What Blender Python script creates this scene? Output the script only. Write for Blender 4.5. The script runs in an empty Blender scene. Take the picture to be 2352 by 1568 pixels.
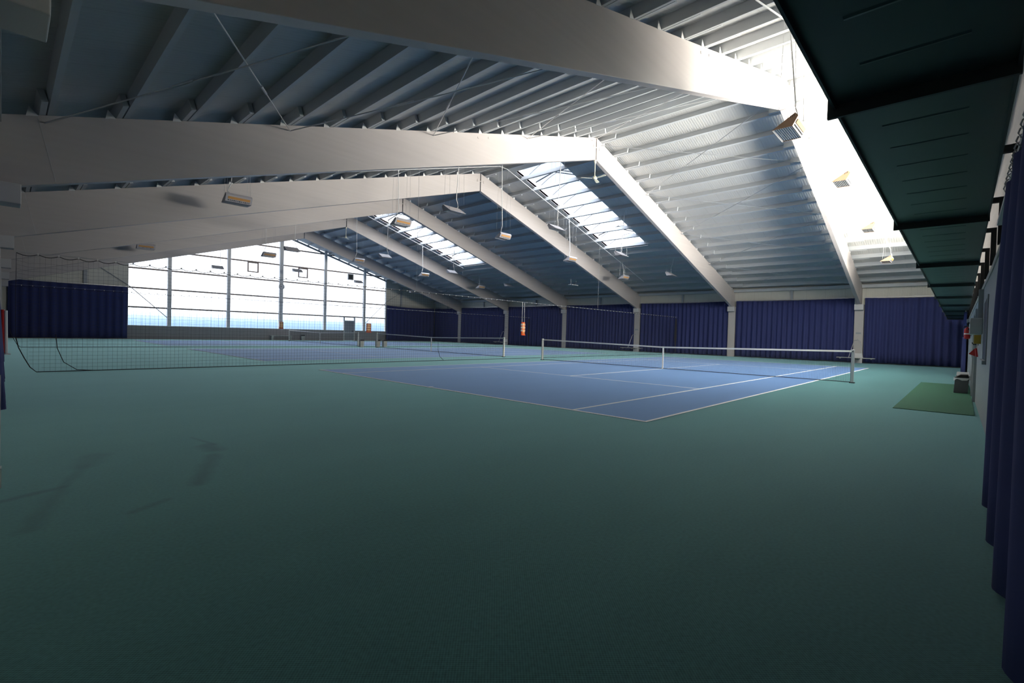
import bpy, math, random
from mathutils import Vector, Matrix

# ------------------------------------------------------------------ camera, sky, light, exposure
scene = bpy.context.scene
COL = scene.collection
random.seed(7)
PI = math.pi

scene.view_settings.view_transform = 'Standard'
scene.view_settings.look = 'None'
scene.view_settings.gamma = 1.0
scene.view_settings.use_curve_mapping = False
scene.view_settings.exposure = 0.28
scene.cycles.max_bounces = 8
scene.cycles.diffuse_bounces = 5
scene.cycles.transparent_max_bounces = 24
scene.cycles.sample_clamp_indirect = 6.0

cam_d = bpy.data.cameras.new('camera')
cam_d.sensor_width = 36.0
cam_d.lens = 16.832
cam_d.clip_start = 0.02
cam_d.clip_end = 400
cam = bpy.data.objects.new('camera', cam_d)
COL.objects.link(cam)
R_ = Vector((0.68493815, -0.72809415, 0.02717781))
U_ = Vector((-0.00625021, 0.03142842, 0.99948646))
D_ = Vector((0.7285744, 0.68475628, -0.01697578))
m3 = Matrix((R_, U_, -D_)).transposed()
cam.matrix_world = Matrix.Translation((-6.6615, -3.433, 1.2869)) @ m3.to_4x4()
scene.camera = cam

SUNGLOW = 2.0
world = bpy.data.worlds.new('sky')
scene.world = world
world.use_nodes = True
wn, wl = world.node_tree.nodes, world.node_tree.links
wn.clear()
tc = wn.new('ShaderNodeTexCoord'); sx = wn.new('ShaderNodeSeparateXYZ')
ramp = wn.new('ShaderNodeValToRGB'); bg = wn.new('ShaderNodeBackground'); wo = wn.new('ShaderNodeOutputWorld')
mr = wn.new('ShaderNodeMapRange'); mr.inputs['From Min'].default_value = -0.05; mr.inputs['From Max'].default_value = 1.0
wl.new(tc.outputs['Generated'], sx.inputs[0]); wl.new(sx.outputs['Z'], mr.inputs['Value'])
wl.new(mr.outputs[0], ramp.inputs['Fac']); wl.new(bg.outputs[0], wo.inputs['Surface'])
# bright hazy sky around a low sun standing behind the near gable
dt = wn.new('ShaderNodeVectorMath'); dt.operation = 'DOT_PRODUCT'; dt.inputs[1].default_value = (-0.25, -0.80, 0.55)
wl.new(tc.outputs['Generated'], dt.inputs[0])
def wmath(op, a, b):
    x = wn.new('ShaderNodeMath'); x.operation = op
    for i, v in enumerate((a, b)):
        if isinstance(v, (int, float)): x.inputs[i].default_value = v
        else: wl.new(v, x.inputs[i])
    return x.outputs[0]
glow = wmath('MULTIPLY', wmath('POWER', wmath('MAXIMUM', dt.outputs['Value'], 0.0), 5.0), SUNGLOW)
gc = wn.new('ShaderNodeVectorMath'); gc.operation = 'SCALE'; gc.inputs[0].default_value = (1.0, 0.93, 0.84); wl.new(glow, gc.inputs['Scale'])
ga = wn.new('ShaderNodeVectorMath'); ga.operation = 'ADD'; wl.new(ramp.outputs['Color'], ga.inputs[0]); wl.new(gc.outputs[0], ga.inputs[1])
wl.new(ga.outputs[0], bg.inputs['Color'])
def zp(z): return (z + 0.05) / 1.05
els = [(0.0, (0.10, 0.13, 0.17)), (zp(0.0), (0.11, 0.17, 0.26)), (zp(0.010), (0.145, 0.21, 0.28)), (zp(0.030), (0.50, 0.53, 0.56)),
       (zp(0.22), (0.52, 0.53, 0.55)), (zp(0.29), (0.21, 0.25, 0.31)), (zp(0.5), (0.20, 0.25, 0.33)), (zp(0.64), (0.9, 0.97, 1.10)), (1.0, (1.15, 1.25, 1.45))]
cr = ramp.color_ramp
cr.elements[0].position = els[0][0]; cr.elements[0].color = els[0][1] + (1,)
cr.elements[1].position = els[-1][0]; cr.elements[1].color = els[-1][1] + (1,)
for p_, c_ in els[1:-1]:
    e_ = cr.elements.new(p_); e_.color = c_ + (1,)
bg.inputs['Strength'].default_value = 4.4

RX, HALF = 11.95, 18.40            # ridge position, half span to the corbels
SL = 0.291                         # roof slope
ROOF0 = 5.0                        # beam top at the corbel line
YF = -4.10                         # near gable glazing
YB = 45.30                         # far gable
def btop(x): return ROOF0 + SL * (HALF - abs(x - RX))
def bbot(x): return 3.72 + 0.3065 * (HALF - abs(x - RX))
PH = 0.22
def under(x): return btop(x) + PH + 0.012

def area(name, loc, size_x, size_y, direction, power, color=(1, 1, 1), portal=False, spread=180):
    l = bpy.data.lights.new(name, 'AREA'); l.shape = 'RECTANGLE'; l.size = size_x; l.size_y = size_y
    l.energy = power; l.color = color; l.spread = math.radians(spread)
    o = bpy.data.objects.new(name, l); COL.objects.link(o)
    o.location = loc
    o.rotation_euler = Vector(direction).to_track_quat('-Z', 'Y').to_euler()
    if portal: l.cycles.is_portal = True
    return o
GLAZE = [(7.35, 9.65), (9.65, 11.93), (11.93, 14.2), (14.2, 16.4), (16.4, 18.65), (18.65, 20.9), (20.9, 23.6)]
LRAD = 3.0
GLARE = 88.0
for a_, b_ in GLAZE:               # daylight through the sunlit near gable glazing
    zt = min(btop(a_), btop(b_)) - 0.1
    zb = 4.45
    area('daylight_near_gable', ((a_ + b_) / 2, YF + 0.17, (zb + zt) / 2), (b_ - a_) - 0.06, zt - zb, (0.15, 1, -0.1),
         LRAD * PI * (b_ - a_) * (zt - zb), (1.0, 0.965, 0.92), spread=150)
# added area lamp stands in for sunlit ground outside, lighting up through the glazing
area('sunlit_ground_outside', (16.5, -17.0, -0.6), 18.0, 18.0, (0.0, 1.0, 1.3), GLARE * PI * 324, (1.0, 0.95, 0.88))
for a_, b_ in GLAZE:
    zt = max(btop(a_), btop(b_)); zb = 4.4
    area('sky_portal', ((a_ + b_) / 2, YF - 0.25, (zb + zt) / 2), (b_ - a_), zt - zb, (0, 1, 0), 1.0, portal=True)
FARG = [(0.2, 2.9), (2.9, 7.35), (7.35, 11.93), (11.93, 16.4), (16.4, 20.9), (20.9, 23.65)]
for a_, b_ in FARG:                # openings that let the sky in
    zt = max(under(a_), under(b_)); zb = 1.1
    area('sky_portal', ((a_ + b_) / 2, YB + 0.25, (zb + zt) / 2), (b_ - a_), zt - zb, (0, -1, 0), 1.0, portal=True)
SKYL = [(12.9, 22.85, 12.05, 15.0), (12.9, 22.85, 27.5, 30.6)]
for x0, x1, y0, y1 in SKYL:
    xm = (x0 + x1) / 2
    area('sky_portal', (xm, (y0 + y1) / 2, under(xm) + 0.6), (x1 - x0) * 1.05, y1 - y0, (-SL, 0, -1), 1.0, portal=True)

# ------------------------------------------------------------------ materials
def mat(name, color, rough=0.6, metal=0.0, noise=0.0, nscale=3.0, spec=0.5, bump=0.0, bscale=60.0, stretch=(1, 1, 1)):
    m = bpy.data.materials.new(name); m.use_nodes = True
    n, l = m.node_tree.nodes, m.node_tree.links
    b = n['Principled BSDF']
    b.inputs['Base Color'].default_value = tuple(color) + (1,)
    b.inputs['Roughness'].default_value = rough; b.inputs['Metallic'].default_value = metal
    b.inputs['Specular IOR Level'].default_value = spec
    t = n.new('ShaderNodeTexCoord'); mp = n.new('ShaderNodeMapping'); mp.inputs['Scale'].default_value = stretch
    l.new(t.outputs['Object'], mp.inputs[0])
    if noise > 0:
        nz = n.new('ShaderNodeTexNoise'); nz.inputs['Scale'].default_value = nscale; nz.inputs['Detail'].default_value = 5
        l.new(mp.outputs[0], nz.inputs['Vector'])
        mx = n.new('ShaderNodeMix'); mx.data_type = 'RGBA'
        mx.inputs[6].default_value = tuple(c * (1 - noise) for c in color) + (1,)
        mx.inputs[7].default_value = tuple(min(1, c * (1 + noise)) for c in color) + (1,)
        l.new(nz.outputs['Fac'], mx.inputs[0]); l.new(mx.outputs[2], b.inputs['Base Color'])
    if bump > 0:
        nb = n.new('ShaderNodeTexNoise'); nb.inputs['Scale'].default_value = bscale; nb.inputs['Detail'].default_value = 3
        l.new(mp.outputs[0], nb.inputs['Vector'])
        bp = n.new('ShaderNodeBump'); bp.inputs['Strength'].default_value = bump; bp.inputs['Distance'].default_value = 0.01
        l.new(nb.outputs['Fac'], bp.inputs['Height']); l.new(bp.outputs[0], b.inputs['Normal'])
    return m

def math_node(n, l, op, a, b=None):
    x = n.new('ShaderNodeMath'); x.operation = op
    for i, v in enumerate((a, b)):
        if v is None: continue
        if isinstance(v, (int, float)): x.inputs[i].default_value = v
        else: l.new(v, x.inputs[i])
    return x.outputs[0]

def ribbed(name, color, axis, pitch, seam, rough=0.5, depth=0.35, seamdark=0.75):
    """sheet metal: fine ribs every `pitch`, a joint every `seam` metres along an object axis"""
    m = mat(name, color, rough, noise=0.05, nscale=1.2)
    n, l = m.node_tree.nodes, m.node_tree.links
    b = n['Principled BSDF']
    t = n.new('ShaderNodeTexCoord'); s = n.new('ShaderNodeSeparateXYZ'); l.new(t.outputs['Object'], s.inputs[0])
    v = s.outputs[axis]
    f = math_node(n, l, 'FRACT', math_node(n, l, 'DIVIDE', v, pitch))
    tri = math_node(n, l, 'ABSOLUTE', math_node(n, l, 'SUBTRACT', f, 0.5))
    h = math_node(n, l, 'SMOOTH_MIN', math_node(n, l, 'MULTIPLY', tri, 4.0), 1.0)
    bp = n.new('ShaderNodeBump'); bp.inputs['Strength'].default_value = depth; bp.inputs['Distance'].default_value = 0.012
    l.new(h, bp.inputs['Height']); l.new(bp.outputs[0], b.inputs['Normal'])
    f2 = math_node(n, l, 'FRACT', math_node(n, l, 'DIVIDE', v, seam))
    g = math_node(n, l, 'LESS_THAN', f2, 0.012 / seam)
    src = b.inputs['Base Color'].links[0].from_socket
    mx = n.new('ShaderNodeMix'); mx.data_type = 'RGBA'
    l.new(g, mx.inputs[0]); l.new(src, mx.inputs[6]); mx.inputs[7].default_value = tuple(c * seamdark for c in color) + (1,)
    l.new(mx.outputs[2], b.inputs['Base Color'])
    return m

def glass(name, tint=(0.95, 0.97, 1.0), gloss=0.04, haze=0.0, ribs=None):
    m = bpy.data.materials.new(name); m.use_nodes = True
    n, l = m.node_tree.nodes, m.node_tree.links
    n.clear()
    o = n.new('ShaderNodeOutputMaterial'); tr = n.new('ShaderNodeBsdfTransparent'); tr.inputs[0].default_value = tint + (1,)
    gl = n.new('ShaderNodeBsdfGlossy'); gl.inputs['Roughness'].default_value = 0.15
    mx = n.new('ShaderNodeMixShader'); mx.inputs[0].default_value = gloss
    l.new(tr.outputs[0], mx.inputs[1]); l.new(gl.outputs[0], mx.inputs[2])
    out = mx.outputs[0]
    if haze > 0:
        tl = n.new('ShaderNodeBsdfTranslucent'); tl.inputs[0].default_value = tint + (1,)
        m2 = n.new('ShaderNodeMixShader'); m2.inputs[0].default_value = haze
        l.new(out, m2.inputs[1]); l.new(tl.outputs[0], m2.inputs[2]); out = m2.outputs[0]
    if ribs:
        t = n.new('ShaderNodeTexCoord'); s = n.new('ShaderNodeSeparateXYZ'); l.new(t.outputs['Object'], s.inputs[0])
        f = math_node(n, l, 'FRACT', math_node(n, l, 'DIVIDE', s.outputs[0], ribs))
        g = math_node(n, l, 'LESS_THAN', f, 0.03 / ribs)
        c = n.new('ShaderNodeMix'); c.data_type = 'RGBA'; l.new(g, c.inputs[0])
        c.inputs[6].default_value = tint + (1,); c.inputs[7].default_value = tuple(x * y for x, y in zip(tint, (0.55, 0.62, 0.85))) + (1,)
        l.new(c.outputs[2], tr.inputs[0])
    l.new(out, o.inputs['Surface'])
    return m

M = {}
M['beam'] = mat('painted_glulam', (0.50, 0.46, 0.445), 0.42, noise=0.09, nscale=1.6, stretch=(0.15, 1, 5), bump=0.06, bscale=25)
M['purlin'] = mat('painted_purlin', (0.48, 0.50, 0.515), 0.5, noise=0.05, nscale=2)
M['column'] = mat('concrete_column', (0.50, 0.47, 0.45), 0.7, noise=0.05, nscale=3, bump=0.1)
M['corbel'] = mat('pale_corbel', (0.58, 0.57, 0.56), 0.7)
M['roof'] = ribbed('roof_sheet', (0.50, 0.50, 0.485), 1, 0.10, 1.0)
M['cream'] = ribbed('cream_wall_sheet', (0.62, 0.60, 0.52), 1, 0.12, 1.1)
M['creamx'] = ribbed('cream_gable_sheet', (0.62, 0.60, 0.52), 0, 0.12, 1.1)
M['white'] = mat('white_paint', (0.72, 0.72, 0.71), 0.4)
M['grey'] = mat('grey_paint', (0.36, 0.37, 0.38), 0.5)
M['steel'] = mat('galvanised_steel', (0.55, 0.56, 0.57), 0.35, metal=0.7)
M['dark'] = mat('dark_metal', (0.03, 0.035, 0.04), 0.5)
M['black'] = mat('black_plastic', (0.012, 0.012, 0.014), 0.45)
M['cordm'] = mat('black_cord', (0.02, 0.02, 0.022), 0.8)
M['netting'] = mat('dark_netting', (0.035, 0.035, 0.042), 0.9)
M['divnet'] = mat('divider_netting', (0.05, 0.05, 0.055), 0.9)
M['band'] = mat('white_headband', (0.78, 0.76, 0.70), 0.8)
M['curtain'] = mat('blue_curtain_cloth', (0.045, 0.056, 0.165), 0.9, noise=0.12, nscale=2.5, stretch=(1, 1, 0.2), spec=0.2)
M['parapet'] = mat('grey_parapet', (0.33, 0.31, 0.31), 0.7, noise=0.06)
M['wood'] = mat('whitewashed_boards', (0.46, 0.42, 0.38), 0.75, noise=0.3, nscale=5, stretch=(0.25, 1, 5), bump=0.2, bscale=8)
M['officew'] = mat('pale_panel_wall', (0.32, 0.34, 0.36), 0.5, noise=0.04)
M['canopy'] = mat('dark_green_sheet', (0.025, 0.052, 0.055), 0.4, noise=0.06, nscale=2)
M['canopyd'] = mat('dark_green_flange', (0.02, 0.032, 0.034), 0.5)
M['line'] = mat('white_line_paint', (0.78, 0.78, 0.74), 0.8, noise=0.05)
M['matg'] = mat('green_ribbed_mat', (0.018, 0.105, 0.062), 0.95, noise=0.3, nscale=60, bump=0.5, bscale=120)
M['tan'] = mat('tan_housing', (0.60, 0.36, 0.22), 0.5)  # warm bounce light on the pale lamp housing, painted into its colour
M['lilac'] = mat('pale_grey_housing', (0.55, 0.52, 0.54), 0.45)
M['amber'] = mat('amber_sticker', (0.75, 0.38, 0.12), 0.5)
M['reflector'] = mat('lamp_grille', (0.10, 0.12, 0.13), 0.25, metal=0.6, noise=0.5, nscale=9, stretch=(8, 1, 1))
M['orange'] = mat('orange_board', (0.85, 0.12, 0.02), 0.4)  # glow of sun behind the board is put into this strong orange
M['card'] = mat('number_card', (0.95, 0.60, 0.30), 0.5)
M['cardr'] = mat('faded_red_board', (0.40, 0.05, 0.02), 0.5)  # plain dark red of the two farther scoreboards
M['red'] = mat('red_enamel', (0.45, 0.02, 0.02), 0.3)
M['yellow'] = mat('yellow_sign', (0.45, 0.30, 0.03), 0.5)
M['cream_fan'] = mat('cream_fan', (0.80, 0.77, 0.62), 0.35)
M['brown'] = mat('brown_sash', (0.30, 0.23, 0.20), 0.5)
M['plank'] = mat('pale_plank', (0.50, 0.50, 0.46), 0.55, noise=0.15, nscale=6, stretch=(1, 0.2, 1))
M['binb'] = mat('grey_bin_plastic', (0.12, 0.12, 0.13), 0.5)
M['bag'] = mat('white_bin_liner', (0.55, 0.56, 0.58), 0.4)
M['darkglass'] = mat('dark_window_glass', (0.012, 0.014, 0.018), 0.35)
M['pane'] = glass('gable_pane', (0.97, 0.98, 1.0), 0.03, ribs=0.55)
M['pane_near'] = glass('near_gable_pane', (0.92, 0.92, 0.90), 0.04)
M['skypane'] = glass('skylight_pane', (0.93, 0.96, 1.0), 0.03)

def floor_material():
    m = mat('teal_carpet', (0.085, 0.215, 0.205), 0.9, spec=0.15)
    n, l = m.node_tree.nodes, m.node_tree.links
    b = n['Principled BSDF']
    t = n.new('ShaderNodeTexCoord'); P = t.outputs['Object']
    nz = n.new('ShaderNodeTexNoise'); nz.inputs['Scale'].default_value = 0.55; nz.inputs['Detail'].default_value = 6; nz.inputs['Roughness'].default_value = 0.6
    mp = n.new('ShaderNodeMapping'); mp.inputs['Scale'].default_value = (0.5, 1.4, 1); l.new(P, mp.inputs[0]); l.new(mp.outputs[0], nz.inputs['Vector'])
    r1 = n.new('ShaderNodeValToRGB'); l.new(nz.outputs['Fac'], r1.inputs['Fac'])
    r1.color_ramp.elements[0].position = 0.3; r1.color_ramp.elements[0].color = (0.058, 0.172, 0.178, 1)
    r1.color_ramp.elements[1].position = 0.7; r1.color_ramp.elements[1].color = (0.080, 0.225, 0.228, 1)
    cur = r1.outputs['Color']
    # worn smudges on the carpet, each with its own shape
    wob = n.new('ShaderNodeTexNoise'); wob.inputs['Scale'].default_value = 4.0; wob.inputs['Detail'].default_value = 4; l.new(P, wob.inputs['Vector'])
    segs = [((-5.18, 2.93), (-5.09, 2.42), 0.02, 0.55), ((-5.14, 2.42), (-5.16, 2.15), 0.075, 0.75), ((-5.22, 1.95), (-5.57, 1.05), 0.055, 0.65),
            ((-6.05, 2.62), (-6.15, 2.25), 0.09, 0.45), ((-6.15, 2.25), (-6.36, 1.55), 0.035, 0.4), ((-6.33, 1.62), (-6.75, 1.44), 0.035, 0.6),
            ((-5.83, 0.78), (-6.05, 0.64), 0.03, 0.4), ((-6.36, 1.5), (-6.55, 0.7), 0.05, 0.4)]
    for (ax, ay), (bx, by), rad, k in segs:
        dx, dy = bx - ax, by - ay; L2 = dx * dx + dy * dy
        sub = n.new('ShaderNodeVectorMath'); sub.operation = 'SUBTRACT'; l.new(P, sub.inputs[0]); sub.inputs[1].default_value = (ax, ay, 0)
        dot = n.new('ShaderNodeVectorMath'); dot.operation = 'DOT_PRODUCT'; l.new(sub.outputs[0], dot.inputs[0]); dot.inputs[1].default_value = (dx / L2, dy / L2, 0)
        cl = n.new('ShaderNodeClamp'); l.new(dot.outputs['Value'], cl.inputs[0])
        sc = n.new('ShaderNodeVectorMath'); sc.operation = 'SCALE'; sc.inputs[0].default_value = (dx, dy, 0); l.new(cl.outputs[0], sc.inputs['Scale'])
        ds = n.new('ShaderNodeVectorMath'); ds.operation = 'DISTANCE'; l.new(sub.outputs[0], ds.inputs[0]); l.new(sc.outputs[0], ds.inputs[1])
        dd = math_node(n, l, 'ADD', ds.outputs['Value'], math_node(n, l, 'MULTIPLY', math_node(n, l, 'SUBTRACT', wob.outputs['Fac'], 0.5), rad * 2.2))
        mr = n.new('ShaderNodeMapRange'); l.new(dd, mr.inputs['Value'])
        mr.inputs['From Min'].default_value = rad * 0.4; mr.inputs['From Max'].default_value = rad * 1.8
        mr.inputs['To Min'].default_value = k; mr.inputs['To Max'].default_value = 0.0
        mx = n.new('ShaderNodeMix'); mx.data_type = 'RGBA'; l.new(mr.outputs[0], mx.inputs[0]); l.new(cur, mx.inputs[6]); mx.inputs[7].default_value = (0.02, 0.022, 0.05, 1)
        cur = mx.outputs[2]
    # woven dot pattern
    s = n.new('ShaderNodeSeparateXYZ'); l.new(P, s.inputs[0])
    wx = math_node(n, l, 'SINE', math_node(n, l, 'MULTIPLY', s.outputs[0], 2 * PI / 0.016))
    wy = math_node(n, l, 'SINE', math_node(n, l, 'MULTIPLY', s.outputs[1], 2 * PI / 0.016))
    w = math_node(n, l, 'MULTIPLY', wx, wy)
    fn = n.new('ShaderNodeTexNoise'); fn.inputs['Scale'].default_value = 45.0; fn.inputs['Detail'].default_value = 3; l.new(P, fn.inputs['Vector'])
    w = math_node(n, l, 'ADD', w, math_node(n, l, 'MULTIPLY', math_node(n, l, 'SUBTRACT', fn.outputs['Fac'], 0.5), 2.5))
    fac = math_node(n, l, 'MULTIPLY_ADD', w, 0.30)
    fac.node.inputs[2].default_value = 0.30
    fac.node.use_clamp = True
    mx = n.new('ShaderNodeMix'); mx.data_type = 'RGBA'; mx.blend_type = 'MULTIPLY'; l.new(fac, mx.inputs[0]); l.new(cur, mx.inputs[6]); mx.inputs[7].default_value = (0.2, 0.2, 0.2, 1)
    l.new(mx.outputs[2], b.inputs['Base Color'])
    b.inputs['Sheen Weight'].default_value = 0.8; b.inputs['Sheen Roughness'].default_value = 0.35; b.inputs['Sheen Tint'].default_value = (0.56, 0.98, 1.0, 1)
    return m
M['carpet'] = floor_material()
M['court'] = mat('blue_court_carpet', (0.095, 0.20, 0.42), 0.9, noise=0.10, nscale=0.8, spec=0.25, stretch=(0.5, 1.4, 1))
M['court'].node_tree.nodes['Principled BSDF'].inputs['Sheen Weight'].default_value = 0.7
M['court'].node_tree.nodes['Principled BSDF'].inputs['Sheen Tint'].default_value = (0.55, 0.74, 1.0, 1)
M['court'].node_tree.nodes['Principled BSDF'].inputs['Sheen Roughness'].default_value = 0.35

# ------------------------------------------------------------------ mesh builder
class MB:
    def __init__(s): s.v = []; s.f = []
    def poly(s, pts):
        n = len(s.v); s.v += [tuple(p) for p in pts]; s.f.append(tuple(range(n, n + len(pts)))); return s
    def box(s, x0, x1, y0, y1, z0, z1):
        n = len(s.v)
        s.v += [(x0, y0, z0), (x1, y0, z0), (x1, y1, z0), (x0, y1, z0), (x0, y0, z1), (x1, y0, z1), (x1, y1, z1), (x0, y1, z1)]
        s.f += [tuple(n + i for i in q) for q in ((3, 2, 1, 0), (4, 5, 6, 7), (0, 1, 5, 4), (1, 2, 6, 5), (2, 3, 7, 6), (3, 0, 4, 7))]; return s
    def cbox(s, cx, cy, cz, sx, sy, sz): return s.box(cx - sx / 2, cx + sx / 2, cy - sy / 2, cy + sy / 2, cz - sz / 2, cz + sz / 2)
    def extr(s, pts, vec):
        """closed polygon pts extruded by vec"""
        n = len(s.v); k = len(pts); v = Vector(vec)
        s.v += [tuple(p) for p in pts] + [tuple(Vector(p) + v) for p in pts]
        s.f += [tuple(range(n + k - 1, n - 1, -1)), tuple(range(n + k, n + 2 * k))]
        for i in range(k):
            j = (i + 1) % k; s.f.append((n + i, n + j, n + k + j, n + k + i))
        return s
    def tube(s, pts, r, sides=6, closed=False, caps=True):
        pts = [Vector(p) for p in pts]; k = len(pts); n0 = len(s.v)
        for i, p in enumerate(pts):
            if closed: t = pts[(i + 1) % k] - pts[i - 1]
            else: t = pts[min(i + 1, k - 1)] - pts[max(i - 1, 0)]
            t.normalize()
            a = Vector((0, 0, 1)) if abs(t.z) < 0.9 else Vector((0, 1, 0))
            u = t.cross(a).normalized(); w = u.cross(t)
            rr = r[i] if isinstance(r, (list, tuple)) else r
            for q in range(sides):
                an = 2 * PI * q / sides
                s.v.append(tuple(p + rr * (math.cos(an) * u + math.sin(an) * w)))
        for i in range(k if closed else k - 1):
            j = (i + 1) % k
            for q in range(sides):
                q2 = (q + 1) % sides
                s.f.append((n0 + i * sides + q, n0 + i * sides + q2, n0 + j * sides + q2, n0 + j * sides + q))
        if caps and not closed:
            s.f.append(tuple(n0 + q for q in range(sides - 1, -1, -1)))
            s.f.append(tuple(n0 + (k - 1) * sides + q for q in range(sides)))
        return s
    def lathe(s, prof, c=(0, 0, 0), sides=16):
        n0 = len(s.v)
        for r, z in prof:
            for q in range(sides):
                a = 2 * PI * q / sides; s.v.append((c[0] + r * math.cos(a), c[1] + r * math.sin(a), c[2] + z))
        for i in range(len(prof) - 1):
            for q in range(sides):
                q2 = (q + 1) % sides
                s.f.append((n0 + i * sides + q, n0 + i * sides + q2, n0 + (i + 1) * sides + q2, n0 + (i + 1) * sides + q))
        s.f.append(tuple(n0 + q for q in range(sides - 1, -1, -1)))
        s.f.append(tuple(n0 + (len(prof) - 1) * sides + q for q in range(sides)))
        return s
    def data(s, name, m, smooth=False):
        me = bpy.data.meshes.new(name); me.from_pydata(s.v, [], s.f); me.update()
        if m: me.materials.append(m)
        if smooth:
            for p in me.polygons: p.use_smooth = True
        return me
    def build(s, name, m, parent=None, smooth=False, bevel=0.0):
        o = bpy.data.objects.new(name, s.data(name, m, smooth)); COL.objects.link(o)
        if parent: o.parent = parent
        if bevel:
            b = o.modifiers.new('bevel', 'BEVEL'); b.width = bevel; b.segments = 2; b.limit_method = 'ANGLE'
        return o

def tag(o, label=None, cat=None, group=None, kind=None):
    if label: o['label'] = label
    if cat: o['category'] = cat
    if group: o['group'] = group
    if kind: o['kind'] = kind
    return o
def thing(name, label, cat, loc=(0, 0, 0), rz=0.0, group=None):
    o = bpy.data.objects.new(name, None); COL.objects.link(o); o.location = loc; o.rotation_euler = (0, 0, rz)
    o.empty_display_size = 0.2
    return tag(o, label, cat, group)
def struct(o, label=None): return tag(o, label, None, None, 'structure')
def copy_tree(o, parent=None):
    c = o.copy(); COL.objects.link(c)
    if parent: c.parent = parent
    for ch in list(o.children): copy_tree(ch, c)
    return c
ORD = ['first', 'second', 'third', 'fourth', 'fifth', 'sixth', 'seventh', 'eighth', 'ninth', 'tenth', 'eleventh', 'twelfth',
       'thirteenth', 'fourteenth', 'fifteenth', 'sixteenth', 'seventeenth', 'eighteenth']

# ------------------------------------------------------------------ the shell
XL, XR = -6.98, 30.90
struct(MB().box(XL - 0.3, XR + 0.3, -5.0, YB + 0.3, -0.2, 0.0).build('floor', M['carpet']), 'teal woven carpet floor of the tennis hall')

def roof_side(s, mb):
    # s=-1 left, +1 right ; grid with skylight holes on the right slope
    def X(d): return RX + s * d
    ds = [0, 0.95, 10.9, HALF + 0.9]
    ys = [YF - 0.3, 12.05, 15.0, 27.5, 30.6, YB + 0.3]
    for i in range(3):
        for j in range(5):
            if s > 0 and i == 1 and j in (1, 3): continue
            x0, x1 = X(ds[i]), X(ds[i + 1]); y0, y1 = ys[j], ys[j + 1]
            z0, z1 = under(x0), under(x1)
            if s < 0: x0, x1, z0, z1 = x1, x0, z1, z0
            mb.extr([(x0, y0, z0), (x1, y0, z1), (x1, y1, z1), (x0, y1, z0)], (0, 0, 0.14))
mb = MB(); roof_side(-1, mb); roof_side(1, mb)
struct(mb.build('ceiling', M['roof']), 'pale ribbed metal roof sheeting on both slopes')

# right and left long walls
for nm, x0, x1 in (('wall_right', XR, XR + 0.2), ('wall_left', XL - 0.2, XL)):
    struct(MB().box(x0, x1, YF - 0.3, YB + 0.3, 0.0, under(x0 if nm == 'wall_right' else x1) + 0.1).build(nm, M['cream']),
           'cream ribbed sheet wall above the blue curtains')
# eave beams
for i, (x0, x1, w) in enumerate(((XR - 0.28, XR - 0.06, 'right'), (XL + 0.06, XL + 0.28, 'left'))):
    mb = MB().box(x0, x1, YF, YB, 4.78, 4.98)
    struct(mb.build('trim_%d' % (i + 1), M['purlin']), 'white eave rail along the top of the %s wall' % w)
# mid-bay posts on the right wall
FY = [1.3, 9.07, 16.86, 24.62, 32.4, 40.15]
TH = 0.18
bays = [(YF, FY[0])] + [(FY[i] + TH, FY[i + 1]) for i in range(5)] + [(FY[5] + TH, YB)]
mb = MB()
for a_, b_ in bays[1:]:
    c_ = (a_ + b_) / 2; mb.box(XR - 0.12, XR - 0.02, c_ - 0.07, c_ + 0.07, 3.9, 4.78)
struct(mb.build('trim_3', M['grey']), 'short grey wall posts above the right curtains')

# far gable: parapet, cream sides, glazing
GX0, GX1, SILL = 0.2, 23.65, 1.13
DX0, DX1 = 18.62, 19.80
mb = MB().box(XL, DX0, YB, YB + 0.25, 0, SILL - 0.06).box(DX1, XR, YB, YB + 0.25, 0, SILL - 0.06)
struct(mb.build('wall_far', M['parapet']), 'low grey wall below the big gable glazing')
mb = MB().box(GX0 - 0.1, DX0, YB - 0.06, YB + 0.25, SILL - 0.06, SILL).box(DX1, GX1 + 0.1, YB - 0.06, YB + 0.25, SILL - 0.06, SILL)
struct(mb.build('trim_4', M['white']), 'white sill along the gable glazing')
def gable(x0, x1, z0, y, th=0.2):
    xs = sorted({x0, x1} | ({RX} if x0 < RX < x1 else set()))
    top = [(x, y, under(x) + 0.08) for x in xs]
    return [(x0, y, z0), (x1, y, z0)] + top[::-1]
mb = MB(); mb.extr(gable(XL, GX0, SILL - 0.06, YB), (0, 0.2, 0)); mb.extr(gable(GX1, XR, SILL - 0.06, YB), (0, 0.2, 0))
struct(mb.build('wall_gable', M['creamx']), 'cream ribbed gable wall either side of the glazing')
# steel post and brace on the cream gable sides
mb = MB().box(-2.5, -2.28, YB - 0.16, YB - 0.01, 4.0, 6.0).box(25.6, 25.8, YB - 0.16, YB - 0.01, 4.0, 6.5)
mb.tube([(-2.2, YB - 0.1, 6.0), (0.2, YB - 0.1, 4.3), (3.0, YB - 0.1, 1.6)], 0.03)
mb.tube([(25.6, YB - 0.1, 5.7), (23.7, YB - 0.1, 4.5), (21.0, YB - 0.1, 1.9)], 0.025)
struct(mb.build('trim_5', M['grey']), 'grey steel posts and diagonal braces on the far gable')
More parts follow.
